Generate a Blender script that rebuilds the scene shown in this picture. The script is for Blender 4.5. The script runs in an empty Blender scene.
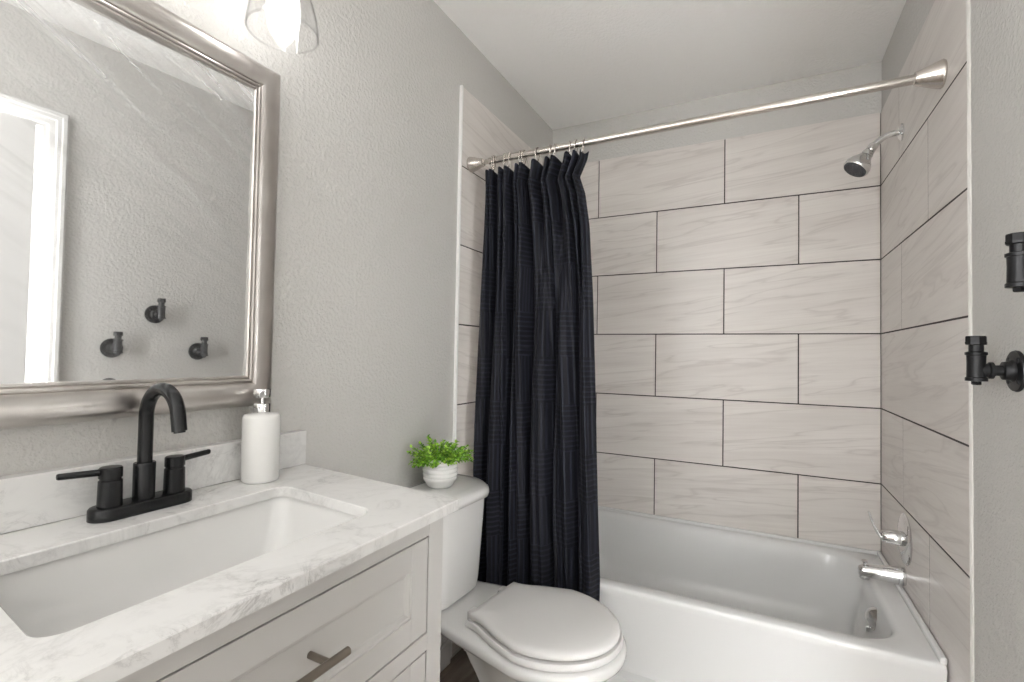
import bpy, bmesh, math, random
from mathutils import Vector, Matrix
S = bpy.context.scene
COL = S.collection
PI = math.pi
sin, cos = math.sin, math.cos

# ---------------------------------------------------------------- camera
WP = 1.477                     # painted face of right wall
W = 1.472                      # tiled face of right wall (tiled face of left wall is x = 0, of back wall y = 0)
H = 2.415                      # ceiling
cam_d = bpy.data.cameras.new('camera'); cam = bpy.data.objects.new('camera', cam_d); COL.objects.link(cam)
yaw, pit, rol = -0.47523, 0.02477, 0.017395
fw = Vector((sin(yaw)*cos(pit), cos(yaw)*cos(pit), sin(pit)))
r0 = Vector((cos(yaw), -sin(yaw), 0)); u0 = r0.cross(fw)
rt = cos(rol)*r0 + sin(rol)*u0; up = cos(rol)*u0 - sin(rol)*r0
cam.matrix_world = Matrix(((rt.x, up.x, -fw.x, 1.03544), (rt.y, up.y, -fw.y, -2.47533), (rt.z, up.z, -fw.z, 1.16515), (0, 0, 0, 1)))
cam_d.sensor_width = 36; cam_d.lens = 485.94/1024*36; cam_d.clip_start = 0.02; cam_d.clip_end = 50
S.camera = cam

# ---------------------------------------------------------------- light and exposure
wd = bpy.data.worlds.new('world'); S.world = wd; wd.use_nodes = True
wd.node_tree.nodes['Background'].inputs['Color'].default_value = (0.985, 0.993, 1.0, 1)
wd.node_tree.nodes['Background'].inputs['Strength'].default_value = 23.0
BULB = 13.0                    # emission of the vanity bulbs
GLOBE_FILL = 4.6                     # emission of the added fill globe (out of the frame)
S.view_settings.view_transform = 'Standard'; S.view_settings.look = 'None'
S.view_settings.gamma = 1; S.view_settings.use_curve_mapping = False
S.view_settings.exposure = 0.3

# daylight enters by an added, unseen window behind the camera; the portal only guides the renderer's sampling of that opening
WY0, WY1, WZ0, WZ1 = -4.6, -3.5, .95, 2.15
pd = bpy.data.lights.new('added_window_portal', 'AREA'); pd.shape = 'RECTANGLE'; pd.size = WZ1-WZ0; pd.size_y = WY1-WY0; pd.cycles.is_portal = True
po = bpy.data.objects.new('added_window_portal', pd); COL.objects.link(po); po.location = (-.10, (WY0+WY1)/2, (WZ0+WZ1)/2); po.rotation_euler = (0, -PI/2, 0)

# ---------------------------------------------------------------- materials
def lin(c): return tuple(((v/255)/12.92 if v <= 10 else ((v/255+.055)/1.055)**2.4) for v in c) + (1,)
def mat(name, rgb=None, rough=.5, metal=0, **kw):
    m = bpy.data.materials.new(name); m.use_nodes = True
    b = m.node_tree.nodes['Principled BSDF']
    if rgb is not None: b.inputs['Base Color'].default_value = lin(rgb)
    b.inputs['Roughness'].default_value = rough; b.inputs['Metallic'].default_value = metal
    for k, v in kw.items(): b.inputs[k.replace('_', ' ')].default_value = v
    return m
class G:
    """small node-graph helper"""
    def __init__(s, m): s.t = m.node_tree; s.b = s.t.nodes.get('Principled BSDF')
    def n(s, typ, ins=None, **attr):
        nd = s.t.nodes.new(typ)
        for k, v in attr.items(): setattr(nd, k, v)
        for k, v in (ins or {}).items():
            if isinstance(v, bpy.types.NodeSocket): s.t.links.new(v, nd.inputs[k])
            else: nd.inputs[k].default_value = v
        return nd
    def l(s, a, b): s.t.links.new(a, b)
    def co(s, kind='Object'): return s.n('ShaderNodeTexCoord').outputs[kind]
    def mapped(s, scale, kind='Object', rot=(0, 0, 0), loc=(0, 0, 0)):
        return s.n('ShaderNodeMapping', {'Vector': s.co(kind), 'Scale': scale, 'Rotation': rot, 'Location': loc}).outputs[0]
    def noise(s, vec, scale, detail=3, rough=.5, dist=0):
        return s.n('ShaderNodeTexNoise', {'Vector': vec, 'Scale': scale, 'Detail': detail, 'Roughness': rough, 'Distortion': dist}).outputs['Fac']
    def ramp(s, fac, stops):
        r = s.n('ShaderNodeValToRGB', {'Fac': fac}); e = r.color_ramp.elements
        while len(e) < len(stops): e.new(.5)
        for i, (p, c) in enumerate(stops): e[i].position = p; e[i].color = c if len(c) == 4 else tuple(c)+(1,)
        return r.outputs['Color']
    def math(s, op, a, b=0.0):
        nd = s.n('ShaderNodeMath', operation=op)
        for i, v in enumerate((a, b)):
            if isinstance(v, bpy.types.NodeSocket): s.l(v, nd.inputs[i])
            else: nd.inputs[i].default_value = v
        return nd.outputs[0]
    def mix(s, fac, a, b):
        nd = s.n('ShaderNodeMix', data_type='RGBA')
        for i, v in ((0, fac), (6, a), (7, b)):
            if isinstance(v, bpy.types.NodeSocket): s.l(v, nd.inputs[i])
            else: nd.inputs[i].default_value = v
        return nd.outputs[2]
    def bump(s, h, strength, dist):
        nd = s.n('ShaderNodeBump', {'Height': h, 'Strength': strength, 'Distance': dist}); s.l(nd.outputs[0], s.b.inputs['Normal'])

def m_paint(name, rgb, bump=.35):
    m = mat(name, rgb, .62); g = G(m); v = g.co()
    a = g.noise(v, 95, 2, .5); b = g.noise(v, 260, 2, .5)
    h = g.math('ADD', g.ramp(a, [(.42, (0, 0, 0)), (.62, (1, 1, 1))]), g.math('MULTIPLY', b, .35))
    g.bump(h, bump, .0025); return m
M_wall = m_paint('grey orange-peel paint', (197, 195, 191), .42)
M_wall_r = M_wall
M_ceil = m_paint('ceiling paint', (250, 249, 247), .3)
M_trim = mat('white trim paint', (220, 219, 217), .4)
M_white_edge = mat('white edge trim', (238, 238, 236), .35)
M_caulk = mat('old white caulk', (198, 195, 190), .7)
M_grout = mat('dark grout', (56, 49, 47), .9)

def m_tile():
    m = mat('striated stone-look tile', None, .34); g = G(m); b = g.b
    geo = g.n('ShaderNodeNewGeometry'); rnd = geo.outputs['Random Per Island']
    off = g.n('ShaderNodeCombineXYZ', {0: g.math('MULTIPLY', rnd, 17.0), 1: g.math('MULTIPLY', rnd, 31.0), 2: g.math('MULTIPLY', rnd, 9.0)}).outputs[0]
    def vec(scale, roty=0, rotx=0):
        mp = g.n('ShaderNodeMapping', {'Vector': g.co(), 'Rotation': (rotx, roty, 0)}).outputs[0]
        mp = g.n('ShaderNodeMapping', {'Vector': mp, 'Scale': scale}).outputs[0]
        return g.n('ShaderNodeVectorMath', {0: mp, 1: off}, operation='ADD').outputs[0]
    broad = g.noise(vec((1.0, 1.0, 9), .08, .08), 1.3, 4, .55, .35)
    fine = g.noise(vec((2.0, 2.0, 60), .08, .08), 1.6, 5, .65, .4)
    vein = g.noise(vec((.8, .8, 8.5), .13, .13), 1.5, 3, .5, .7)
    v2 = g.math('ABSOLUTE', g.math('SUBTRACT', vein, .5))
    vm = g.ramp(v2, [(0, (1, 1, 1)), (.02, (.25, .25, .25)), (.05, (0, 0, 0))])
    c = g.mix(g.ramp(broad, [(.3, (0, 0, 0)), (.7, (1, 1, 1))]), lin((211, 205, 200)), lin((224, 219, 214)))
    c = g.mix(g.math('MULTIPLY', g.ramp(fine, [(.45, (0, 0, 0)), (.72, (1, 1, 1))]), .45), c, lin((200, 192, 187)))
    c = g.mix(g.math('MULTIPLY', vm, .38), c, lin((176, 167, 162)))
    g.l(c, b.inputs['Base Color'])
    g.bump(fine, .06, .002); return m
M_tile = m_tile()

def m_marble():
    m = mat('white veined quartz', None, .16); g = G(m); v = g.co()
    w = g.noise(v, 5.0, 7, .62, 1.4); d = g.math('ABSOLUTE', g.math('SUBTRACT', w, .5))
    v1 = g.ramp(d, [(0, (1, 1, 1)), (.012, (.5, .5, .5)), (.05, (0, 0, 0))])
    w2 = g.noise(v, 15, 7, .68, .9); d2 = g.math('ABSOLUTE', g.math('SUBTRACT', w2, .48))
    v2 = g.ramp(d2, [(0, (1, 1, 1)), (.02, (.35, .35, .35)), (.06, (0, 0, 0))])
    cl = g.ramp(g.noise(v, 6, 4, .6, .8), [(.45, (0, 0, 0)), (.75, (1, 1, 1))])
    fac = g.math('ADD', g.math('MULTIPLY', v1, .20), g.math('MULTIPLY', g.math('MULTIPLY', v2, cl), .66))
    fac = g.math('ADD', fac, g.math('MULTIPLY', cl, .12))
    c = g.mix(fac, lin((222, 221, 219)), lin((156, 154, 153)))
    g.l(c, g.b.inputs['Base Color']); return m
M_marble = m_marble()
M_porc = mat('glazed white porcelain', (220, 219, 217), .1, Coat_Weight=.3)
M_tub = mat('white enamel', (218, 218, 217), .16)
M_seat = mat('white plastic', (216, 214, 212), .28)
M_cab = mat('pale grey cabinet paint', (190, 188, 185), .38)
M_gap_shade = mat('painted gap shade', (45, 43, 42), .9)
M_black = mat('matte black metal', (20, 21, 23), .27, .3)
M_pipe = mat('black iron', (25, 25, 27), .42, .4)
M_pipe_worn = mat('worn black iron', (48, 48, 50), .6, .4)
M_chrome = mat('chrome', (222, 222, 222), .07, 1)
M_nickel = mat('brushed nickel', (206, 200, 194), .24, 1)
M_pull = mat('satin nickel pull', (148, 140, 131), .3, 1)
M_nozzle = mat('dark nozzle face', (70, 72, 76), .4)
M_soap = mat('white ceramic', (226, 225, 222), .22)
M_floor = mat('taupe floor tile', (150, 139, 128), .4)
g = G(M_floor); vv = g.mapped((1, 1, 1))
fc = g.noise(g.mapped((14, 1.4, 1)), 3, 5, .6, .6)
g.l(g.ramp(fc, [(.3, lin((132, 120, 109))), (.7, lin((164, 152, 141)))]), g.b.inputs['Base Color'])

def m_frame():
    m = mat('brushed pewter frame', None, .3, 1); g = G(m)
    n1 = g.noise(g.mapped((5, 5, 5)), 1.6, 2, .5, .2)
    n2 = g.noise(g.mapped((4, 60, 60)), 2.0, 4, .6, .4)
    c = g.mix(g.ramp(n1, [(.25, (0, 0, 0)), (.75, (1, 1, 1))]), lin((178, 172, 168)), lin((216, 212, 208)))
    g.l(c, g.b.inputs['Base Color'])
    g.l(g.ramp(n1, [(.3, (.34,)*3), (.7, (.28,)*3)]), g.b.inputs['Roughness'])
    return m
M_frame = m_frame()

def m_mirror():
    m = mat('smeared mirror glass', None, .02, 1, Base_Color=(.86, .865, .865, 1)); g = G(m)
    # wipe marks: arcs of faint haze left on the glass, mostly near its top
    mp = g.n('ShaderNodeMapping', {'Vector': g.co(), 'Rotation': (.55, 0, 0)}).outputs[0]
    mp = g.n('ShaderNodeMapping', {'Vector': mp, 'Scale': (1, 1.3, 17)}).outputs[0]
    s1 = g.noise(mp, 2.2, 5, .62, .7)
    sep = g.n('ShaderNodeSeparateXYZ', {0: g.co()}).outputs
    hi = g.n('ShaderNodeMapRange', {'Value': sep[2], 'From Min': .25, 'From Max': .64, 'To Min': .15, 'To Max': 1.0}).outputs[0]
    st = g.math('MULTIPLY', g.ramp(s1, [(.46, (0, 0, 0)), (.7, (1, 1, 1))]), hi)
    diff = g.n('ShaderNodeBsdfDiffuse', {'Color': lin((235, 235, 235))})
    base = g.math('ADD', g.math('MULTIPLY', st, .3), .05)
    mx = g.n('ShaderNodeMixShader', {0: base, 1: g.b.outputs[0], 2: diff.outputs[0]})
    g.l(mx.outputs[0], g.t.nodes['Material Output'].inputs['Surface']); return m
M_mirror = m_mirror()

def m_shade():
    m = mat('clear glass'); g = G(m)
    fr = g.n('ShaderNodeLayerWeight', {'Blend': .5}).outputs['Facing']
    fr = g.math('ADD', g.math('MULTIPLY', g.math('POWER', fr, 4.0), .55), .035)
    tr = g.n('ShaderNodeBsdfTransparent', {'Color': g.ramp(g.n('ShaderNodeLayerWeight', {'Blend': .5}).outputs['Facing'], [(.0, (.97,)*3), (.7, (.93,)*3), (.95, (.6,)*3)])})
    gl = g.n('ShaderNodeBsdfGlossy', {'Color': (1, 1, 1, 1), 'Roughness': .03})
    mx = g.n('ShaderNodeMixShader', {0: fr, 1: tr.outputs[0], 2: gl.outputs[0]})
    g.l(mx.outputs[0], g.t.nodes['Material Output'].inputs['Surface']); return m
M_glass = m_shade()
def m_emit(name, rgb, s):
    m = mat(name, (255, 255, 255), .4); b = m.node_tree.nodes['Principled BSDF']
    b.inputs['Emission Color'].default_value = rgb; b.inputs['Emission Strength'].default_value = s; return m
M_bulb = m_emit('lit bulb', (1, .99, .975, 1), BULB)
M_diff = m_emit('added globe glow', (1, .985, .965, 1), GLOBE_FILL)

def m_curtain():
    m = mat('black jacquard fabric', None, .62, Specular_IOR_Level=.25, Sheen_Weight=.04, Sheen_Roughness=.4); g = G(m)
    uv = g.co('UV'); sp = g.n('ShaderNodeSeparateXYZ', {0: uv}).outputs
    ck = g.n('ShaderNodeTexChecker', {'Vector': g.n('ShaderNodeMapping', {'Vector': uv, 'Scale': (1/.16, 1/.165, 1)}).outputs[0], 'Scale': 1.0}).outputs['Fac']
    su = g.math('SINE', g.math('MULTIPLY', sp[0], 2*PI/.0175)); sv = g.math('SINE', g.math('MULTIPLY', sp[1], 2*PI/.0175))
    inv = g.math('SUBTRACT', 1.0, ck)
    h = g.math('ADD', g.math('MULTIPLY', su, ck), g.math('MULTIPLY', sv, inv))
    rib = g.ramp(g.math('ADD', g.math('MULTIPLY', h, .5), .5), [(.6, (0, 0, 0)), (.85, (1, 1, 1))])
    c = g.mix(rib, lin((16, 17, 24)), lin((34, 36, 47)))
    g.l(c, g.b.inputs['Base Color']); g.bump(rib, .5, .0012); return m
M_curtain = m_curtain()

def m_leaf():
    m = mat('bright green leaves', None, .5); g = G(m)
    rnd = g.n('ShaderNodeNewGeometry').outputs['Random Per Island']
    c = g.ramp(rnd, [(0, lin((74, 122, 34))), (.45, lin((118, 172, 44))), (.8, lin((160, 206, 66))), (1, lin((186, 222, 100)))])
    g.l(c, g.b.inputs['Base Color']); return m
M_leaf = m_leaf()
M_stem = mat('green stem', (88, 116, 50), .6)
M_soil = mat('dark soil', (52, 44, 36), .95)

# ---------------------------------------------------------------- mesh helpers (all in world coordinates)
def new(): return bmesh.new()
def box(bm, x0, x1, y0, y1, z0, z1, bev=0, seg=2):
    t = bmesh.new(); bmesh.ops.create_cube(t, size=1)
    for v in t.verts: v.co = Vector(((x0+x1)/2+v.co.x*(x1-x0), (y0+y1)/2+v.co.y*(y1-y0), (z0+z1)/2+v.co.z*(z1-z0)))
    if bev: bmesh.ops.bevel(t, geom=t.edges[:], offset=bev, segments=seg, profile=.5, affect='EDGES')
    merge(bm, t)
def merge(bm, t, mtx=None):
    if mtx is not None: bmesh.ops.transform(t, matrix=mtx, verts=t.verts)
    me = bpy.data.meshes.new('tmp'); t.to_mesh(me); t.free(); bm.from_mesh(me); bpy.data.meshes.remove(me)
def loft(bm, loops, cap0=True, cap1=True, closed=True):
    L = [[bm.verts.new(p) for p in lp] for lp in loops]
    n = len(L[0])
    for a, b in zip(L, L[1:]):
        for i in range(n if closed else n-1):
            j = (i+1) % n
            try: bm.faces.new((a[i], a[j], b[j], b[i]))
            except ValueError: pass
    if cap0: bm.faces.new(L[0][::-1])
    if cap1: bm.faces.new(L[-1])
    return L
def lathe(bm, prof, mtx, seg=32, cap0=True, cap1=True):
    """prof: (radius, height) pairs spun about the local z axis, placed by mtx"""
    t = bmesh.new()
    loft(t, [[(r*cos(2*PI*i/seg), r*sin(2*PI*i/seg), z) for i in range(seg)] for r, z in prof], cap0, cap1)
    bmesh.ops.recalc_face_normals(t, faces=t.faces)
    merge(bm, t, mtx)
def axis(p, d):
    """matrix with origin p and local z along d"""
    return Matrix.Translation(Vector(p)) @ Vector((0, 0, 1)).rotation_difference(Vector(d).normalized()).to_matrix().to_4x4()
UP = (0, 0, 1)
def tube(bm, pts, rad, seg=16, closed=False):
    pts = [Vector(p) for p in pts]; n = len(pts)
    rad = rad if isinstance(rad, (list, tuple)) else [rad]*n
    tan = [((pts[(i+1) % n] if closed or i < n-1 else pts[i]) - (pts[i-1] if closed or i > 0 else pts[i])).normalized() for i in range(n)]
    nrm = tan[0].orthogonal().normalized(); loops = []
    for i in range(n):
        nrm = (nrm - tan[i]*nrm.dot(tan[i])).normalized(); b = tan[i].cross(nrm)
        loops.append([pts[i]+rad[i]*(cos(2*PI*k/seg)*nrm+sin(2*PI*k/seg)*b) for k in range(seg)])
    if closed: loops.append(loops[0])
    t = bmesh.new(); loft(t, loops, not closed, not closed)
    if closed: bmesh.ops.remove_doubles(t, verts=t.verts, dist=1e-6)
    bmesh.ops.recalc_face_normals(t, faces=t.faces); merge(bm, t)
def rrect(x0, x1, y0, y1, r, z, n=8):
    """rounded rectangle loop, counter-clockwise; r: one radius or four (x1y1, x0y1, x0y0, x1y0)"""
    rs = r if isinstance(r, (list, tuple)) else [r]*4; out = []
    for (sx, sy, a0), q in zip(((1, 1, 0), (-1, 1, PI/2), (-1, -1, PI), (1, -1, 1.5*PI)), rs):
        cx = (x1-q) if sx > 0 else (x0+q); cy = (y1-q) if sy > 0 else (y0+q)
        for k in range(n+1):
            a = a0+PI/2*k/n; out.append((cx+q*cos(a), cy+q*sin(a), z))
    return out
ORG = {}
def obj(name, bm, m, parent=None, smooth=None, recalc=True):
    if recalc: bmesh.ops.recalc_face_normals(bm, faces=bm.faces)
    o_ = ORG.get(parent.name, Vector()) if parent else Vector()
    if parent: bmesh.ops.translate(bm, verts=bm.verts, vec=-o_)
    me = bpy.data.meshes.new(name); bm.to_mesh(me); bm.free()
    for mm in (m if isinstance(m, (list, tuple)) else [m]): me.materials.append(mm)
    if smooth is not None:
        me.shade_smooth() if smooth >= 180 else me.shade_smooth()
        if smooth < 180: me.set_sharp_from_angle(angle=math.radians(smooth))
    o = bpy.data.objects.new(name, me); COL.objects.link(o)
    if parent: o.parent = parent; ORG[o.name] = o_
    return o
def tag(o, label, cat, group=None):
    o['label'] = label; o['category'] = cat
    if group: o['group'] = group
    return o
def thing(name, label, cat, loc, group=None):
    o = bpy.data.objects.new(name, None); COL.objects.link(o); o.location = loc; o.empty_display_size = .05
    ORG[o.name] = Vector(loc); return tag(o, label, cat, group)
def recenter(o, loc):
    """move a one-mesh thing's origin to its base"""
    o.data.transform(Matrix.Translation(-Vector(loc))); o.location = loc; return o
def struct(name, bm, m, parent=None, smooth=None):
    o = obj(name, bm, m, parent, smooth); o['kind'] = 'structure'; return o

# ---------------------------------------------------------------- the room
YF = -4.75
bm = new(); box(bm, -.12, W+.13, YF, .12, -.1, 0); struct('floor', bm, M_floor)
bm = new(); box(bm, -.12, W+.13, YF, .12, H, H+.1); struct('ceiling', bm, M_ceil)
bm = new(); box(bm, -.11, -.01, WY1, .11, 0, H); box(bm, -.11, -.01, YF, WY0, 0, H); box(bm, -.11, -.01, WY0, WY1, 0, WZ0); box(bm, -.11, -.01, WY0, WY1, WZ1, H); WL = struct('wall_left', bm, M_wall)
bm = new(); box(bm, -.01, WP, .01, .11, 0, H); WB = struct('wall_back', bm, M_wall)
bm = new(); box(bm, -.01, WP, YF-.1, YF, 0, H); struct('wall_front', bm, M_wall)
bm = new()
for b in ((WY0+.001, WY0+.045, WZ0+.001, WZ1-.001), (WY1-.045, WY1-.001, WZ0+.001, WZ1-.001), (WY0+.045, WY1-.045, WZ0+.001, WZ0+.045), (WY0+.045, WY1-.045, WZ1-.045, WZ1-.001), (WY0+.045, WY1-.045, 1.50, 1.54)): box(bm, -.085, -.045, *b, .003)
box(bm, -.0095, .03, WY0-.03, WY1+.03, WZ0-.025, WZ0+.0, .004)
struct('added_window_1', bm, M_trim)  # added window, out of view, to let fill daylight in
DY0, DY1, DZ = -2.50, -1.768, 2.0        # door opening in the right wall
bm = new()
box(bm, WP, W+.11, DY1, .11, 0, H); box(bm, WP, W+.11, YF, DY0, 0, H); box(bm, WP, W+.11, DY0, DY1, DZ, H)
WR = struct('wall_right', bm, M_wall_r)
T, TW, ZE = .308, .6126, .6555
JH, JV = .005, .0048
ZT = ZE+5*T
YL, YR = -.916, -.957
rows = [(0.30, ZE, 'E'), (ZE, ZE+T, 'D'), (ZE+T, ZE+2*T, 'C'), (ZE+2*T, ZE+3*T, 'B'), (ZE+3*T, ZE+4*T, 'A'), (ZE+4*T, ZT, 'T')]
def cladding(bm, cuts, place, a0, a1, jv, zlow=None):
    for i, (z0, z1, k) in enumerate(rows):
        if zlow is not None and i == 0: z0 = zlow
        c = [a0]+[q for q in cuts(i) if a0+.005 < q < a1-.005]+[a1]
        for p, q in zip(c, c[1:]):
            ga = 0 if p == a0 else jv/2; gb = 0 if q == a1 else jv/2
            place(bm, p+ga, q-gb, z0+JH/2, z1-(JH/2 if i < 5 else 0))
# back wall
def pb(bm, a, b, z0, z1): box(bm, a, b, 0, .009, z0, z1, .0008, 1)
bm = new(); cladding(bm, lambda i: [.2632+k*TW for k in range(-1, 4)] if i % 2 == 1 else [.5656+k*TW for k in range(-1, 3)], pb, .002, W-.002, JV)
o = obj('tile_cladding', bm, M_tile, WB)
bm = new(); box(bm, 0, W, .003, .0095, .3, ZT-.002); obj('grout', bm, M_grout, WB)
# right wall: runs past the tub front
def pr(bm, a, b, z0, z1): box(bm, W, W+.0095, a, b, z0, z1, .0008, 1)
bm = new(); cladding(bm, lambda i: {1: [-.345], 3: [-.33], 5: [-.30], 4: [-.641], 0: [-.641], 2: []}[i], pr, YR, -.002, .0036, .02)
obj('tile_cladding', bm, M_tile, WR)
bm = new(); box(bm, W+.0006, W+.0098, YR+.001, 0, .02, ZT-.002); obj('grout', bm, M_grout, WR)
# bead of caulk up the tile's front edge, uneven
random.seed(4); bm = new(); loops = []
for i in range(70):
    z = .02+(ZT-.02)*i/69; w = .0045+random.uniform(-.0012, .0016)
    loops.append([(W-.0012+random.uniform(-.0005, .0004), YR+.001, z), (WP+.0005, YR+.001, z), (WP+.0005, YR-w*.7, z), (W+.002, YR-w*.6, z)])
loft(bm, loops); obj('edge_caulk', bm, M_caulk, WR)
# left wall
def pl(bm, a, b, z0, z1): box(bm, -.0095, 0, a, b, z0, z1, .0008, 1)
bm = new(); cladding(bm, lambda i: [-.32] if i % 2 else [-.626], pl, YL, -.002, JV, .02)
obj('tile_cladding', bm, M_tile, WL)
bm = new(); box(bm, -.0098, -.003, YL+.001, 0, .02, ZT-.002); obj('grout', bm, M_grout, WL)
bm = new(); box(bm, -.0098, .003, YL-.009, YL, .02, ZT+.002, .0015); obj('edge_trim', bm, M_white_edge, WL)
# baseboards
bm = new(); box(bm, -.0098, .004, -1.655, YL-.01, 0, .085, .004); box(bm, -.0098, .004, YF, -2.41, 0, .085, .004); struct('baseboard_left', bm, M_trim)
bm = new(); box(bm, W-.006, WP, DY1+.08, YR-.006, 0, .085, .004); struct('baseboard_right', bm, M_trim)

# door in the right wall: casing, jamb, leaf a few degrees ajar (seen in the mirror)
cprof = [(0, 0), (0, .010), (.002, .012), (.016, .012), (.019, .015), (.040, .016), (.043, .0195), (.056, .020), (.060, .0225), (.072, .0225), (.078, .018), (.078, 0)]
bm = new(); cl0, cl1 = DY0+.005, DY1-.005
loft(bm, [[(WP-t, cl0-w, 0) for w, t in cprof], [(WP-t, cl0-w, DZ-.005+w) for w, t in cprof], [(WP-t, cl1+w, DZ-.005+w) for w, t in cprof], [(WP-t, cl1+w, 0) for w, t in cprof]])
struct('trim_1', bm, M_trim)
bm = new()
box(bm, WP+.0005, W+.1095, DY1-.018, DY1-.0005, 0, DZ-.0005); box(bm, WP+.0005, W+.1095, DY0+.0005, DY0+.018, 0, DZ-.0005); box(bm, WP+.0005, W+.1095, DY0+.019, DY1-.019, DZ-.018, DZ-.0005)
box(bm, W+.06, W+.09, DY1-.03, DY1-.0185, 0, DZ-.019); box(bm, W+.06, W+.09, DY0+.02, DY1-.031, DZ-.031, DZ-.019)
struct('trim_2', bm, M_trim)
bm = new(); LW = .672
box(bm, -.0175, .0175, 0, LW, .012, 1.975, .002)
for z0, z1 in ((.24, .87), (1.05, 1.84)):
    for s in (-1, 1):
        for q in ((.11, .125, z0, z1), (LW-.125, LW-.11, z0, z1), (.11, LW-.11, z0, z0+.015), (.11, LW-.11, z1-.015, z1)):
            box(bm, s*.0175-.004, s*.0175+.004, q[0], q[1], q[2], q[3], .002)
door = struct('door_1', bm, M_trim)
door.location = (W-.006, DY0+.022, 0); door.rotation_euler = (0, 0, math.radians(7))
bm = new(); lathe(bm, [(.026, 0), (.026, .006), (.011, .010), (.011, .030), (.024, .042), (.027, .055), (.020, .066), (.0, .068)], axis((-.0175, LW-.065, .80), (-1, 0, 0)), 24, True, False)
obj('door_handle', bm, M_nickel, door, 40)

# ---------------------------------------------------------------- bathtub
TX0, TX1, TYF, TZ = .004, W-.004, -.813, .372
tub = thing('bathtub', 'white alcove bathtub below the stone-look tiled walls', 'bathtub', ((TX0+TX1)/2, -.4, 0))
bm = new(); N = 10
B = -.004
def ol(x0, x1, y0, y1, r, z): return rrect(x0, x1, y0, y1, r, z, N)
loops = [ol(TX0, TX1, TYF-.025, B, .004, 0), ol(TX0, TX1, TYF-.025, B, .004, .082), ol(TX0, TX1, TYF-.022, B, .006, .09), ol(TX0, TX1, TYF+.006, B, .004, .098),
         ol(TX0, TX1, TYF+.012, B, .004, .112), ol(TX0, TX1, TYF+.003, B, .004, TZ-.03), ol(TX0, TX1, TYF, B, .004, TZ-.012),
         ol(TX0+.0005, TX1-.0005, TYF+.003, B-.001, .006, TZ-.004), ol(TX0+.003, TX1-.003, TYF+.009, B-.003, .010, TZ)]
# deck to basin opening
IX0, IX1, IY0, IY1 = .10, W-.078, TYF+.062, -.052
loops += [ol(IX0-.012, IX1+.012, IY0-.010, IY1+.010, .13, TZ-.001), ol(IX0, IX1, IY0, IY1, .13, TZ-.007), ol(IX0+.008, IX1-.008, IY0+.007, IY1-.007, .13, TZ-.022),
          ol(IX0+.05, IX1-.016, IY0+.012, IY1-.012, .14, TZ-.09), ol(IX0+.13, IX1-.034, IY0+.026, IY1-.026, .15, .14), ol(IX0+.19, IX1-.06, IY0+.05, IY1-.05, .15, .085), ol(IX0+.26, IX1-.11, IY0+.10, IY1-.10, .14, .066)]
loft(bm, loops)
obj('tub_body', bm, M_tub, tub, 50)
bm = new()   # raised tiling flange along the three walls
for b in ((TX0+.004, TX1-.004, B-.014, B, TZ-.003, TZ+.012), (TX1-.014, TX1+.002, TYF+.006, B-.004, TZ-.003, TZ+.016), (TX0-.002, TX0+.014, TYF+.006, B-.004, TZ-.003, TZ+.016)):
    box(bm, *b, .005, 3)
obj('wall_flange', bm, M_tub, tub, 60)
ov = (IX1-.017, -.43, .290)
bm = new(); lathe(bm, [(.0, -.014), (.036, -.014), (.037, .004), (.034, .010), (.024, .014), (.0, .0155)], axis((ov[0]+.006, ov[1], ov[2]), (-.75, -.62, .22)), 32, False, False)
obj('overflow_cover', bm, M_chrome, tub, 50)
bm = new(); box(bm, ov[0]-.024, ov[0]-.004, ov[1]-.0035, ov[1]+.0035, ov[2]-.048, ov[2]-.03, .002); obj('overflow_lever', bm, M_chrome, tub, 50)
bm = new(); lathe(bm, [(.034, 0), (.034, .003), (.026, .005), (.024, .002), (0, .002)], axis((IX1-.22, -.40, .066), UP), 28, True, False); obj('drain', bm, M_chrome, tub, 40)

# tub spout
sp = thing('tub_spout', 'chrome tub spout with pull-up diverter on the right tiled wall', 'faucet', (W, -.37, .425))
bm = new(); L = []
for t, r, dz in ((0, .030, 0), (.004, .031, 0), (.012, .030, 0), (.045, .0275, 0), (.09, .0235, .001), (.118, .021, .001), (.128, .018, 0), (.131, .012, 0)):
    L.append([(W-.0005-t, -.37+r*.92*cos(a), .428+dz+r*sin(a)-(.006*(t/.12))) for a in [2*PI*k/28 for k in range(28)]])
loft(bm, L)
lathe(bm, [(.015, 0), (.016, .004), (.014, .022), (.012, .024)], axis((W-.113, -.37, .397), UP), 24)
obj('spout_body', bm, M_chrome, sp, 50)
bm = new(); lathe(bm, [(.0045, 0), (.0045, .014), (.009, .017), (.010, .021), (.006, .024), (0, .0245)], axis((W-.113, -.37, .438), UP), 20, True, False); obj('diverter_knob', bm, M_chrome, sp, 50)
# mixing valve
va = thing('shower_valve', 'chrome round shower valve with curved lever above the tub spout', 'faucet', (W, -.38, .557))
bm = new(); lathe(bm, [(.084, 0), (.085, .003), (.078, .008), (.05, .012), (.03, .014)], axis((W-.0003, -.38, .557), (-1, 0, 0)), 48); obj('escutcheon', bm, M_chrome, va, 40)
bm = new(); lathe(bm, [(.025, 0), (.0245, .022), (.022, .034), (.020, .05), (.016, .054), (0, .055)], axis((W-.013, -.38, .557), (-1, 0, 0)), 32, True, False); obj('hub', bm, M_chrome, va, 40)
bm = new(); L = []
for i in range(15):
    t = i/14
    x = W-.052-.050*t**.8; z = .545+.012*t+.076*t**1.7; y = -.38+.006*t
    wdt = .015*(1-.45*t); th = .0075*(1-.55*t); a0 = math.atan2(.3+2*t, 1)
    nx, nz = sin(a0), cos(a0)
    L.append([(x+nx*th*cos(a), y+wdt*sin(a), z+nz*th*cos(a)) for a in [2*PI*k/16 for k in range(16)]])
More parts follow.
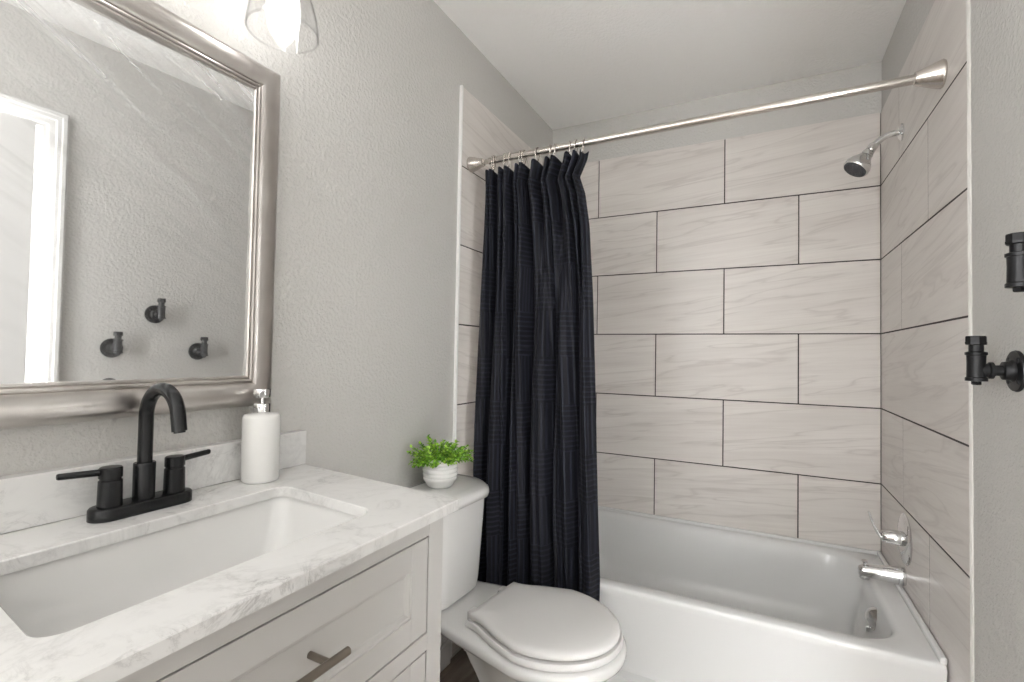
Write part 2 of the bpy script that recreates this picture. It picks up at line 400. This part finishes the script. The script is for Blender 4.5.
loft(bm, L); obj('lever', bm, M_chrome, va, 60)
# shower head
sh = thing('shower', 'chrome shower head on a bent arm from the right tiled wall', 'shower head', (W, -.347, 1.967))
bm = new(); lathe(bm, [(.030, 0), (.030, .003), (.018, .010), (.012, .012)], axis((W-.0003, -.347, 1.967), (-1, 0, 0)), 32); obj('escutcheon', bm, M_chrome, sh, 40)
a_p = [(W, -.347, 1.967), (W-.02, -.347, 1.967), (W-.04, -.347, 1.964), (W-.058, -.347, 1.955), (W-.072, -.347, 1.943), (W-.084, -.347, 1.93)]
bm = new(); tube(bm, a_p, .0108, 18); obj('shower_arm', bm, M_chrome, sh, 60)
hd = Vector((-.56, -.18, -.80)).normalized(); hp = Vector(a_p[-1])
bm = new(); lathe(bm, [(.010, -.006), (.0125, -.004), (.0125, .012), (.010, .014), (.0135, .018), (.0155, .026), (.012, .034)], axis(hp, hd) @ Matrix.Scale(1.24, 4), 24); obj('ball_joint', bm, M_chrome, sh, 40)
bm = new(); lathe(bm, [(.012, .030), (.017, .034), (.022, .044), (.030, .055), (.0345, .066), (.0345, .078), (.032, .081)], axis(hp, hd) @ Matrix.Scale(1.24, 4), 32); hdo = obj('head', bm, M_chrome, sh, 40)
bm = new(); lathe(bm, [(.031, .0805), (.0305, .083), (.0, .0845)], axis(hp, hd) @ Matrix.Scale(1.24, 4), 32, True, False)
for rr, n in ((.008, 6), (.017, 11), (.025, 16)):
    for k in range(n):
        q = axis(hp, hd) @ Matrix.Scale(1.24, 4) @ Vector((rr*cos(2*PI*k/n), rr*sin(2*PI*k/n), .083)); lathe(bm, [(.0021, 0), (.0014, .003), (0, .003)], axis(q, hd), 8, True, False)
obj('nozzle_face', bm, M_nozzle, hdo, 40)

# ---------------------------------------------------------------- curtain rod, rings, curtain
RL, RR = Vector((.0, -.852, 1.911)), Vector((W, -.785, 1.945))
rd = (RR-RL).normalized()
rod = thing('curtain_rod', 'brushed nickel tension shower rod spanning the tub alcove', 'curtain rod', tuple(RL))
bm = new(); tube(bm, [RL+rd*.03, RL+rd*.3], .0098, 24)
obj('rod_tube', bm, M_nickel, rod, 60)
bm = new(); tube(bm, [RL+rd*.085, RR-rd*.05], .0132, 24); obj('rod_sleeve', bm, M_nickel, rod, 60)
for P, d, s in ((RL, rd, 1), (RR, -rd, -1)):
    bm = new(); k = .86 if s > 0 else 1.06; lathe(bm, [(r*k, h) for r, h in ((.034, .0006), (.0355, .004), (.0345, .008), (.0315, .018), (.0265, .032), (.0215, .046), (.0185, .056), (.0175, .062), (.0125, .063))], axis(P, (1 if d.x > 0 else -1, 0, 0)), 36)
    obj('end_cup', bm, M_nickel, rod, 40)

CX0, CXR = .062, .478
ring_s = [.075, .10, .205, .255, .365, .40, .53, .65, .695, .83, .89, .955]
NF = 12
def cz_top(s): return 1.911+(1.945-1.911)*((CX0+(CXR-CX0)*s)/W)
words = ['first', 'second', 'third', 'fourth', 'fifth', 'sixth', 'seventh', 'eighth', 'ninth', 'tenth', 'eleventh', 'twelfth']
ring0 = None
peaks = []
for i, s in enumerate(ring_s):
    x = CX0+(CXR-CX0)*s+.004; P = RL+rd*(x/rd.x); peaks.append((s, P))
    if ring0 is None:
        bm = new(); pts = []
        for k in range(28):
            a = 2*PI*k/28; c, d = sin(a), cos(a)
            pts.append((0.003*d, c*.0185*(1 if d > -.2 else 1-.55*((-d-.2)/.8)), .0165*d if d > 0 else .050*d))
        tube(bm, pts, .0018, 8, True)
        ring0 = o = obj('curtain_ring', bm, M_nickel, None, 60)
        b2 = new()
        for q in (-.012, 0, .012): lathe(b2, [(0, -.0035), (.0025, -.0025), (.0035, 0), (.0025, .0025), (0, .0035)], Matrix.Translation((.001, q, .0152-abs(q)*.3)), 10, False, False)
        bead0 = obj('roller_beads', b2, M_nickel, o, 60)
    else:
        o = ring0.copy(); COL.objects.link(o); b = bead0.copy(); b.parent = o; COL.objects.link(b)
    o.location = P; o.rotation_euler = (0, 0, random.uniform(-.35, .35)+.15)
    tag(o, 'nickel hook ring on the shower rod, %s ring from the left wall' % words[i], 'curtain ring', 'rings holding the shower curtain')

def smooth(t): t = max(0, min(1, t)); return t*t*(3-2*t)
def interp(tab, z):
    if z >= tab[0][0]: return tab[0][1]
    for (z0, v0), (z1, v1) in zip(tab, tab[1:]):
        if z >= z1: return v0+(v1-v0)*(z0-z)/(z0-z1)
    return tab[-1][1]
XL = [(1.90, .056), (1.80, .062), (1.38, .052), (.9, .054), (.70, .054), (.10, .064)]
XR = [(1.92, .490), (1.86, .478), (1.80, .452), (1.74, .472), (1.62, .490), (1.38, .507), (.9, .528), (.40, .548), (.10, .545)]
ZB = .10
def phase(s):
    # phase of the top pleats: a whole turn from ring to ring, so that each ring holds a crest
    S_ = [-.06]+ring_s+[1.03]
    for k in range(len(S_)-1):
        if s <= S_[k+1]: return k+(s-S_[k])/(S_[k+1]-S_[k])
    return len(S_)-1
def curtain_pt(s, v):
    ph = phase(s); cr = cos(2*PI*ph)                        # +1 at a ring
    zt = 1.868+.026*s-.020*(1-cr)*.5*(1 if s > .12 else .5)
    if s > .955: zt = 1.880+.01*(s-.955)/.045
    z = zt+(ZB-zt)*v
    w = smooth((1.86-z)/.75); w2 = smooth((1.2-z)/.7)
    a1 = .030*(1-w)+.006*w; a2 = .031*w; a3 = .012*w2
    if s > .955: a1 *= 1-smooth((s-.955)/.02)
    end = smooth(min(s/.05, 1))*(.35+.65*smooth((1-s)/.10))
    y = a1*cr + end*(a2*(sin(2*PI*5.4*s+.6+.5*sin(3*z))+.3*sin(2*PI*11.7*s+1.5*z)) + a3*sin(2*PI*3.1*s+2.0+z))
    y += .0025*sin(2*PI*27*s+4*z)*w+.002*sin(9*z+20*s)
    # sideways drift makes the folds overhang
    xs = s+-.016*sin(2*PI*5.4*s+2.2+.5*sin(3*z))*w*end+.010*sin(2*PI*ph)*(1-w)*(1 if s < .95 else 0)+.006*sin(5*z+12*s)*w*end
    xl, xr = interp(XL, z), interp(XR, z)
    x = xl+(xr-xl)*xs
    yc = -.852+.0455*x+(-.884+.852)*smooth((1.7-z)/1.2)
    return (x, yc-y, z)
bm = new(); uvl = bm.loops.layers.uv.new('UVMap'); NU, NV = 420, 110
grid = [[bm.verts.new(curtain_pt(i/NU, (j/NV)**1.25)) for j in range(NV+1)] for i in range(NU+1)]
# cloth length across, for the woven pattern
acc = [0]
for i in range(NU): acc.append(acc[-1]+(grid[i+1][40].co-grid[i][40].co).length)
for i in range(NU):
    for j in range(NV):
        f = bm.faces.new((grid[i][j], grid[i][j+1], grid[i+1][j+1], grid[i+1][j]))
        for lp, (a, b) in zip(f.loops, ((i, j), (i, j+1), (i+1, j+1), (i+1, j))): lp[uvl].uv = (acc[a]*1.1, grid[a][b].co.z+.01*0)
cu = obj('shower_curtain', bm, M_curtain, None, 180, False)
sm = cu.modifiers.new('thickness', 'SOLIDIFY'); sm.thickness = .0012; sm.offset = 0
recenter(cu, (.3, -.86, ZB))
tag(cu, 'black ribbed-check shower curtain drawn to the left end of the rod', 'shower curtain')

# ---------------------------------------------------------------- toilet
TY = -1.165
toi = thing('toilet', 'white two-piece toilet with closed lid beside the vanity', 'toilet', (.40, TY, 0))
TROT = Matrix.Translation((.096, TY+.014, 0)) @ Matrix.Rotation(math.radians(-5), 4, 'Z') @ Matrix.Translation((-.10, -TY, 0))   # it stands slightly turned
TTAN = Matrix.Translation((.10, TY, 0)) @ Matrix.Rotation(math.radians(-2), 4, 'Z') @ Matrix.Translation((-.10, -TY, 0))
def tobj(name, bm, m, smooth):
    bmesh.ops.transform(bm, matrix=TTAN if 'tank' in name else TROT, verts=bm.verts); return obj(name, bm, m, toi, smooth)
def dshape(x0, x1, hw, z, bulge, rc, n=10):
    """tank outline: flat back, softly bowed front, big front corners"""
    lp = rrect(x0, x1-bulge, TY-hw, TY+hw, (rc, .02, .02, rc), z, n); out = []
    for x, y, zz in lp:
        t = (y-TY)/hw; k = (x-x0)/(x1-bulge-x0)
        out.append((x+bulge*(1-t*t)*k, y, zz))
    return out
bm = new()
loft(bm, [dshape(.022, .192, .156, .388, .038, .08), dshape(.016, .209, .172, .396, .040, .095), dshape(.012, .214, .178, .43, .041, .10), dshape(.010, .221, .190, .60, .042, .10), dshape(.008, .224, .195, .684, .042, .10)])
tobj('tank', bm, M_porc, 40)
bm = new()
loft(bm, [dshape(.006, .228, .196, .684, .042, .10), dshape(.004, .236, .203, .689, .042, .105), dshape(.003, .238, .206, .700, .042, .105), dshape(.004, .236, .203, .712, .042, .105), dshape(.010, .226, .194, .7195, .042, .10), dshape(.03, .20, .165, .7225, .04, .09)])
tobj('tank_lid', bm, M_porc, 50)
def egg(x0, x1, hw, z, rear=.62, pf=2.0, n=56, xm=None, pr_=2.0):
    """closed outline about the toilet's long axis: broad round front, narrower rear"""
    xm = xm if xm is not None else x0+(x1-x0)*.56; out = []
    for k in range(n):
        a = 2*PI*k/n; c, s_ = cos(a), sin(a)
        if c >= 0: x = xm+(x1-xm)*abs(c)**(2/pf); y = hw*math.copysign(abs(s_)**(2/pf), s_)
        else:
            x = xm-(xm-x0)*abs(c)**(2/pr_); t = (xm-x)/(xm-x0)
            y = hw*math.copysign(abs(s_)**(2/pr_), s_)
            if pr_ > 2: y = math.copysign(min(abs(y), hw*(1-(1-rear)*smooth(t*1.05))), s_)
        out.append((x, TY+y, z))
    return out
bm = new()
E = lambda x0, x1, hw, z, rear, xm: egg(x0, x1, hw, z, rear, 2.0, 64, xm, 7)
loft(bm, [E(.32, .60, .100, 0, .85, .44), E(.32, .60, .100, .02, .85, .44), E(.335, .585, .088, .04, .8, .44), E(.34, .58, .080, .12, .8, .44), E(.33, .60, .088, .20, .8, .45),
          E(.30, .635, .118, .265, .7, .47), E(.27, .685, .145, .315, .6, .50), E(.20, .705, .162, .338, .55, .50), E(.075, .715, .182, .353, .58, .50), E(.046, .724, .193, .358, .62, .50), E(.040, .727, .196, .366, .63, .50), E(.040, .727, .195, .378, .64, .50), E(.045, .722, .190, .385, .64, .50), E(.06, .705, .174, .388, .63, .50)])
tobj('bowl', bm, M_porc, 60)
S2 = lambda x0, x1, hw, z: egg(x0, x1-.012, hw-.003, z, .66, 2.0, 64, .50, 6)
bm = new(); loft(bm, [S2(.311, .720, .182, .389), S2(.306, .728, .190, .392), S2(.306, .729, .191, .401), S2(.311, .724, .186, .407)]); tobj('seat', bm, M_seat, 50)
bm = new(); loft(bm, [S2(.322, .712, .170, .4105), S2(.316, .720, .179, .413), S2(.315, .722, .181, .421), S2(.319, .717, .176, .428), S2(.335, .702, .161, .4325), S2(.39, .64, .105, .4345)]); tobj('seat_lid', bm, M_seat, 50)
for s in (-1, 1):
    bm = new(); box(bm, .292, .33, TY+s*.078-.018, TY+s*.078+.018, .3885, .418, .006, 3); tobj('hinge', bm, M_seat, 50)

# potted plant on the tank lid
px, py, pz = .094, -1.146, .7226
pot = thing('potted_plant', 'small leafy green plant in ribbed white pot on the toilet tank', 'plant', (px, py, pz))
prof = [(.026, 0), (.034, .001), (.041, .008), (.046, .018)]
for k in range(5):
    z = .022+.0125*k; r = .0480+.0042*sin(PI*(k+1)/6)
    prof += [(r-.0012, z), (r+.0014, z+.004), (r+.0014, z+.008), (r-.0012, z+.0115)]
prof += [(.0495, .086), (.0505, .089), (.049, .0905), (.0465, .089), (.045, .076), (0, .075)]
bm = new(); lathe(bm, prof, Matrix.Translation((px, py, pz)) @ Matrix.Diagonal((1.08, 1.08, 1.05, 1)), 48, True, False); obj('pot', bm, M_soap, pot, 40)
bm = new(); lathe(bm, [(.0445, .074), (.040, .079), (.02, .083), (0, .082)], Matrix.Translation((px, py, pz)), 24, True, False); obj('soil', bm, M_soil, pot, 60)
random.seed(11); lf, st = new(), new()
def leaf(bm, p, d, ln, wd_):
    d = Vector(d).normalized(); sd = d.cross(Vector((random.uniform(-.4, .4), random.uniform(-.4, .4), 1))).normalized(); nn = sd.cross(d)
    q = [(0, .12), (.25, .85), (.55, 1), (.82, .7), (1, .05)]; L, R, Mm = [], [], []
    for t, w in q:
        c = Vector(p)+d*ln*t-nn*ln*.18*t*t
        L.append(bm.verts.new(c+sd*wd_*w+nn*wd_*.35*w)); R.append(bm.verts.new(c-sd*wd_*w+nn*wd_*.35*w)); Mm.append(bm.verts.new(c))
    for i in range(4): bm.faces.new((L[i], Mm[i], Mm[i+1], L[i+1])); bm.faces.new((Mm[i], R[i], R[i+1], Mm[i+1]))
for k in range(58):
    a = k*2.39996+random.uniform(-.3, .3); e = 1.45*math.sqrt((k+.5)/58)       # lean from upright
    ln = random.uniform(.050, .076)*(1.0+.40*(e/1.45))
    d = Vector((sin(e)*cos(a)*.85, sin(e)*sin(a)*1.15, cos(e)*.78+.12)).normalized()
    p0 = Vector((px+.030*sin(e)*cos(a), py+.030*sin(e)*sin(a), pz+.079)); pts = []
    for i in range(6):
        t = i/5; pts.append(p0+d*ln*t+Vector((0, 0, -.012*t*t*sin(e)+.004*t)))
    if min(p.x for p in pts) < .014:
        pts = [Vector((max(p.x, .014), p.y, p.z)) for p in pts]
    tube(st, pts, .0008, 5)
    for i in range(26):
        t = .22+.78*(i/25); p = pts[0].lerp(pts[-1], t); p.z = pts[min(5, int(t*5))].z*(1-(t*5) % 1)+pts[min(5, int(t*5)+1)].z*((t*5) % 1)
        az = i*2.4+k; o1 = d.orthogonal().normalized(); o2 = d.cross(o1)
        ld = (o1*cos(az)+o2*sin(az))*.9+d*(.55+.6*(t > .9))
        if p.x+ld.x*.012 < .002: continue
        leaf(lf, p, ld, random.uniform(.009, .014), random.uniform(.0034, .0048))
obj('stems', st, M_stem, pot, 60); obj('foliage', lf, M_leaf, pot, 180, False)

# ---------------------------------------------------------------- vanity
VY1, VY0 = -1.660, -2.400; VX = .468; CT = .8785; CB = CT-.0195
van = thing('vanity_cabinet', 'pale grey vanity cabinet with inset recessed-panel drawers', 'cabinet', (.24, -2.03, 0))
bm = new()
box(bm, -.008, VX-.021, VY1-.018, VY1, .0, CB, .0012); box(bm, -.008, VX-.021, VY0, VY0+.018, 0, CB, .0012)       # side panels
box(bm, -.008, .004, VY0+.018, VY1-.018, .09, CB-.2); box(bm, .004, VX-.021, VY0+.018, VY1-.018, .09, .105)
box(bm, VX-.075, VX-.06, VY0+.018, VY1-.018, 0, .09)                                             # toe kick
obj('carcass', bm, M_cab, van)
DR = VY1-.046; DL = VY0+.046
dz = [(.630, .809), (.372, .592), (.114, .334)]
bm = new(); gp = .0028
box(bm, VX-.020, VX, DR, VY1, .0, CB, .0012); box(bm, VX-.020, VX, VY0, DL, 0, CB, .0012)
for z0, z1 in ((.809+gp, CB), (.592+gp, .630-gp), (.334+gp, .372-gp), (.06, .114-gp)): box(bm, VX-.020, VX, DL, DR, z0, z1, .0008)
obj('face_frame', bm, M_cab, van)
bm = new(); box(bm, VX-.045, VX-.0225, DL-.01, DR+.01, .10, .82); obj('gap_shade_sheet', bm, M_gap_shade, van)  # dark sheet standing in for the shade behind the drawer gaps
for n_, (z0, z1) in enumerate(dz):
    y0, y1 = DL+gp, DR-gp; bm = new()
    fwid = .046
    for b in ((y0, y0+fwid, z0, z1), (y1-fwid, y1, z0, z1)): box(bm, VX-.020, VX-.0005, b[0], b[1], b[2], b[3], .0012)
    for b in ((y0+fwid, y1-fwid, z0, z0+fwid), (y0+fwid, y1-fwid, z1-fwid, z1)): box(bm, VX-.020, VX-.0005, b[0], b[1], b[2], b[3], .0012)
    # moulded slope into the recessed panel
    a = (y0+fwid, y1-fwid, z0+fwid, z1-fwid)
    def rl(x, i): return [(x, a[0]+i, a[2]+i), (x, a[1]-i, a[2]+i), (x, a[1]-i, a[3]-i), (x, a[0]+i, a[3]-i)]
    loft(bm, [rl(VX-.018, -.002), rl(VX-.0025, -.0005), rl(VX-.0035, .004), rl(VX-.009, .008), rl(VX-.0095, .0095), rl(VX-.0105, .0105)])
    dr = obj('drawer', bm, M_cab, van)
    zc = {0: .725}.get(n_, (z0+z1)/2); yc = -2.036; bm = new(); hx = VX-.0105
    tube(bm, [(VX+.030, yc-.098, zc), (VX+.030, yc+.098, zc)], .0062, 20)
    for s in (-1, 1): tube(bm, [(hx, yc+s*.064, zc), (VX+.030, yc+s*.064, zc)], .0052, 16)
    obj('handle', bm, M_pull, dr, 50)
def skew(bm):
    for v in bm.verts: v.co.y -= .10*(v.co.x-.26)
# countertop with the sink cut-out
CY1, CY0, CX1 = -1.645, -2.415, .512
SX0, SX1, SY0, SY1 = .142, .417, -2.245, -1.788
bm = new(); nn = 10
ou = lambda z, i: rrect(-.008+i, CX1-i, CY0+i, CY1-i, .004, z, nn)
inn = lambda z, i: rrect(SX0-i, SX1+i, SY0-i, SY1+i, (.03,)*4, z, nn)
loft(bm, [inn(CB, 0), ou(CB, .0), ou(CT-.002, .0), ou(CT, .002), inn(CT, .0018), inn(CT-.0018, 0), inn(CB, 0)], False, False)
bmesh.ops.remove_doubles(bm, verts=bm.verts, dist=1e-5)
skew(bm); ct = recenter(obj('countertop', bm, M_marble), (.25, -2.03, CB)); tag(ct, 'white veined quartz countertop over the grey vanity, around the sink', 'countertop')
bm = new(); box(bm, -.0095, .020, CY0, CY1+.026, CT+.0003, CT+.083, .002)
bs = recenter(obj('backsplash', bm, M_marble), (.005, -2.03, CT)); tag(bs, 'low white quartz backsplash strip behind the black faucet', 'backsplash')
# sink
snk = thing('sink', 'white rectangular undermount sink set in the quartz countertop', 'sink', ((SX0+SX1)/2, (SY0+SY1)/2, .73))
bm = new()
si = lambda z, i, r: rrect(SX0+i, SX1-i, SY0+i, SY1-i, r, z, nn)
loft(bm, [si(CB-.012, -.03, .05), si(CB-.0008, -.03, .05), si(CB-.0008, -.006, .035), si(CB-.012, -.003, .035), si(.80, .006, .04), si(.765, .020, .05), si(.742, .045, .06), si(.735, .085, .05),
          si(.724, .085, .05), si(.732, .035, .06), si(.76, .010, .05), si(.80, -.006, .04), si(CB-.014, -.012, .035)], False, False)
L0 = si(.735, .085, .05)
bm.faces.new([bm.verts.new(p) for p in L0]); bm.faces.new([bm.verts.new(p) for p in si(.724, .085, .05)])
bmesh.ops.remove_doubles(bm, verts=bm.verts, dist=1e-5)
skew(bm); obj('basin', bm, M_porc, snk, 60)
bm = new(); lathe(bm, [(.024, 0), (.024, .002), (.019, .004), (.018, .0015), (0, .003)], axis(((SX0+SX1)/2-.02, (SY0+SY1)/2, .7352), UP), 28, True, False); obj('drain', bm, M_black, snk, 40)
# faucet
fx, fy = .068, -2.003
fa = thing('faucet', 'matte black two-handle gooseneck faucet on the quartz countertop', 'faucet', (fx, fy, CT))
bm = new(); hw, hl = .0255, .079
loft(bm, [rrect(fx-hw, fx+hw, fy-hl, fy+hl, .0254, CT+.0003, 12), rrect(fx-hw, fx+hw, fy-hl, fy+hl, .0254, CT+.017, 12), rrect(fx-hw+.002, fx+hw-.002, fy-hl+.002, fy+hl-.002, .0234, CT+.020, 12), rrect(fx-hw+.005, fx+hw-.005, fy-hl+.005, fy+hl-.005, .0204, CT+.021, 12)])
obj('base_plate', bm, M_black, fa, 40)
bm = new(); lathe(bm, [(.0165, .0205), (.0165, .082), (.0155, .0835)], Matrix.Translation((fx, fy, CT)), 32)
obj('spout_collar', bm, M_black, fa, 40)
R_ = .049; pts = [(fx, fy, CT+.08), (fx, fy, CT+.12), (fx, fy, CT+.165)]
for k in range(1, 25):
    a = math.radians(172)*k/24; pts.append((fx+R_-R_*cos(a), fy, CT+.165+R_*sin(a)))
dx, dz_ = pts[-1][0]-pts[-2][0], pts[-1][2]-pts[-2][2]; q = math.hypot(dx, dz_)
pts.append((pts[-1][0]+dx/q*.026, fy, pts[-1][2]+dz_/q*.026))
bm = new(); tube(bm, pts, .0113, 24); so = obj('spout', bm, M_black, fa, 50)
bm = new(); lathe(bm, [(.0085, 0), (.0085, .003), (0, .003)], axis(pts[-1], (dx, 0, dz_)), 20, True, False); obj('aerator', bm, M_black, so, 40)
for s in (-1, 1):
    y = fy+s*.050; bm = new()
    lathe(bm, [(.0175, .0205), (.0172, .024), (.0165, .0625), (.0145, .0645), (.0145, .0665), (.0162, .0675), (.0162, .083), (.0145, .085), (0, .0855)], Matrix.Translation((fx, y, CT)), 32, True, False)
    ho = obj('handle', bm, M_black, fa, 40)
    bm = new(); L = []
    for t, r in ((.012, .0056), (.02, .0056), (.066, .0052), (.068, .004)):
        L.append([(fx-.10*t+r*.75*cos(a), y+s*t, CT+.077+.06*t+r*sin(a)) for a in [2*PI*k/16 for k in range(16)]])
    loft(bm, L); obj('lever', bm, M_black, ho, 40)
# soap dispenser
sx, sy = .064, -1.776
sd_ = thing('soap_dispenser', 'tall white ceramic soap dispenser with silver pump by the backsplash', 'soap dispenser', (sx, sy, CT))
bm = new(); lathe(bm, [(.034, .0003), (.0365, .002), (.0378, .006), (.0378, .136), (.0365, .141), (.033, .144), (.018, .146), (.016, .146)], Matrix.Translation((sx, sy, CT)), 40); obj('bottle', bm, M_soap, sd_, 40)
bm = new(); lathe(bm, [(.0170, .1455), (.0176, .147), (.0176, .166), (.0165, .1675), (.006, .1658), (.005, .166)], Matrix.Translation((sx, sy, CT)), 32); obj('pump_collar', bm, M_chrome, sd_, 40)
bm = new(); lathe(bm, [(.0048, .165), (.0048, .180), (.0168, .1805), (.0176, .182), (.0176, .1975), (.0168, .199), (0, .1992)], Matrix.Translation((sx, sy, CT)), 32, True, False)
tube(bm, [(sx+.010, sy-.008, CT+.190), (sx+.022, sy-.0165, CT+.1905), (sx+.028, sy-.021, CT+.189)], [.0055, .005, .0045], 14)
obj('pump_head', bm, M_chrome, sd_, 40)

# ---------------------------------------------------------------- mirror
MY1, MY0, MZ0, MZ1 = -1.722, -2.332, 1.036, 1.812
mi = thing('wall_mirror', 'rectangular mirror in a broad pewter frame on the left wall', 'mirror', (-.01, (MY0+MY1)/2, MZ0))
prof = [(0, -.0095), (0, .012), (.001, .018), (.004, .026), (.010, .033), (.018, .0375), (.028, .039), (.038, .0375), (.047, .0345), (.053, .0315), (.0545, .029), (.0565, .0315), (.0595, .0325), (.062, .031), (.0630, .0285), (.065, .0305), (.0675, .0305), (.069, .028), (.0695, .012), (.0695, -.0095)]
bm = new(); L = []
for i, h in prof: L.append([(h, MY0+i, MZ0+i), (h, MY1-i, MZ0+i), (h, MY1-i, MZ1-i), (h, MY0+i, MZ1-i)])
loft(bm, L+[L[0]], False, False); bmesh.ops.remove_doubles(bm, verts=bm.verts, dist=1e-6)
obj('frame', bm, M_frame, mi, 28)
# the glass sits a little askew in its frame
dl = math.radians(2.0); gy1, gy0 = MY1-.067, MY0+.067; bm = new()
xa = .0262; xb = xa-(gy1-gy0)*math.tan(dl)
loft(bm, [[(xb-.004, gy0, MZ0+.067), (xa-.004, gy1, MZ0+.067), (xa-.004, gy1, MZ1-.067), (xb-.004, gy0, MZ1-.067)], [(xb, gy0, MZ0+.067), (xa, gy1, MZ0+.067), (xa, gy1, MZ1-.067), (xb, gy0, MZ1-.067)]])
obj('mirror_glass', bm, M_mirror, mi)

# ---------------------------------------------------------------- vanity light
vl = thing('vanity_light', 'wall light above the mirror with glowing bulb in clear glass shade', 'lamp', (-.01, -2.03, 2.03))
bm = new(); box(bm, -.0098, .016, -2.03-.29, -2.03+.29, 2.00, 2.06, .006, 3); obj('backplate', bm, M_nickel, vl, 40)
LX, LZ = .112, 2.003
for y in (-2.272, -2.03, -1.788):
    bm = new(); tube(bm, [(.016, y, 2.03), (.05, y, 2.045), (.085, y, 2.043), (.105, y, 2.03), (LX, y, 2.01)], .007, 14); ar = obj('arm', bm, M_nickel, vl, 60)
    bm = new(); lathe(bm, [(.012, .045), (.024, .042), (.027, .035), (.027, .0), (.022, -.004), (.016, -.006)], Matrix.Translation((LX, y, LZ)), 28); obj('socket', bm, M_nickel, vl, 40)
    bm = new(); pr_s = [(.028, 0), (.030, -.012), (.036, -.03), (.048, -.055), (.060, -.085), (.068, -.115), (.072, -.142), (.0725, -.155)]
    lathe(bm, pr_s+[(.0705, -.156), (.070, -.142), (.066, -.115), (.058, -.085), (.046, -.055), (.034, -.03), (.028, -.012)], Matrix.Translation((LX, y, LZ)), 48, False, False); tube(bm, [(LX+.0712*cos(2*PI*k/40), y+.0712*sin(2*PI*k/40), LZ-.1545) for k in range(40)], .0024, 10, True); obj('shade', bm, M_glass, vl, 60)
    bm = new(); lathe(bm, [(.013, -.004), (.014, -.02), (.019, -.038), (.027, -.060), (.030, -.080), (.0285, -.096), (.024, -.107), (.015, -.113), (0, -.1145)], Matrix.Translation((LX, y, LZ)), 28, True, False); obj('bulb', bm, M_bulb, vl, 180)
# globe added as fill light, above and outside the frame
cl = thing('added_fill_globe', 'added white fill globe on a short ceiling stem, out of the frame', 'lamp', (.55, -2.20, H))
bm = new(); lathe(bm, [(.07, 0), (.07, -.012), (.02, -.025), (.012, -.03), (.012, -.10), (.045, -.11), (.045, -.13)], Matrix.Translation((.55, -2.20, H-.0003)), 40); obj('stem', bm, M_nickel, cl, 40)
bm = new(); lathe(bm, [(.04, -.125)]+[(.10*sin(a), -.215+.10*cos(a)) for a in [.45+(PI-.45)*k/16 for k in range(16)]]+[(0, -.315)], Matrix.Translation((.55, -2.20, H)), 40, True, False); obj('globe', bm, M_diff, cl, 180)

# ---------------------------------------------------------------- pipe-fitting towel hooks on the right wall
def pipe_hook(y, z, label):
    t = thing('pipe_hook', label, 'hook', (WP, y, z), 'black pipe-fitting towel hooks')
    X = WP; A = axis((X, y, z), (-1, 0, 0))
    bm = new(); lathe(bm, [(.040, .0003), (.0405, .003), (.039, .0065), (.022, .008), (.0185, .012), (.0175, .022), (.0155, .023)], A, 36); fl = obj('flange', bm, M_pipe, t, 40)
    for k in range(4):
        a = PI/4+k*PI/2; p = A @ Vector((.029*cos(a), .029*sin(a), .0068)); bm = new()
        lathe(bm, [(.0058, 0), (.0055, .0018), (.003, .0028), (0, .003)], axis(p, (-1, 0, 0)), 14, True, False); obj('screw', bm, M_pipe_worn, fl, 40)
    bm = new(); lathe(bm, [(.0105, .015), (.0105, .060)], A, 24); obj('nipple', bm, M_pipe, t, 40)
    tx = X-.061
    bm = new(); lathe(bm, [(.0125, .036), (.0165, .0365), (.0165, .042), (.0135, .044), (.0135, .066)], A, 28)
    lathe(bm, [(.0125, -.034), (.0172, -.0335), (.0172, -.0275), (.0150, -.0255), (.0145, 0), (.0150, .0175), (.0172, .0185), (.0172, .0235), (.0145, .0245), (.0125, .025)], axis((tx, y, z+.012), UP), 32)
    obj('tee', bm, M_pipe, t, 40)
    bm = new(); lathe(bm, [(.0115, .020), (.0115, .042)], axis((tx, y, z+.012), UP), 24); obj('riser', bm, M_pipe, t, 40)
    bm = new(); lathe(bm, [(.0150, .0385), (.0168, .0395), (.0172, .0435), (.0165, .045), (.0165, .054), (.0155, .0562), (0, .057)], axis((tx, y, z+.012), UP), 8, True, False)
    obj('cap', bm, M_pipe, t, 30)
    bm = new(); lathe(bm, [(.008, -.030), (.008, -.040), (.0065, -.0415)], axis((tx, y, z+.012), UP), 4); obj('plug', bm, M_pipe, t, 30)
pipe_hook(-1.188, 1.147, 'black pipe-fitting towel hook, nearest the tile of the two lower ones')
pipe_hook(-1.372, 1.311, 'black pipe-fitting towel hook, highest one, cut off by the frame')
pipe_hook(-1.526, 1.157, 'black pipe-fitting towel hook, the lower one nearest the door, seen in the mirror')
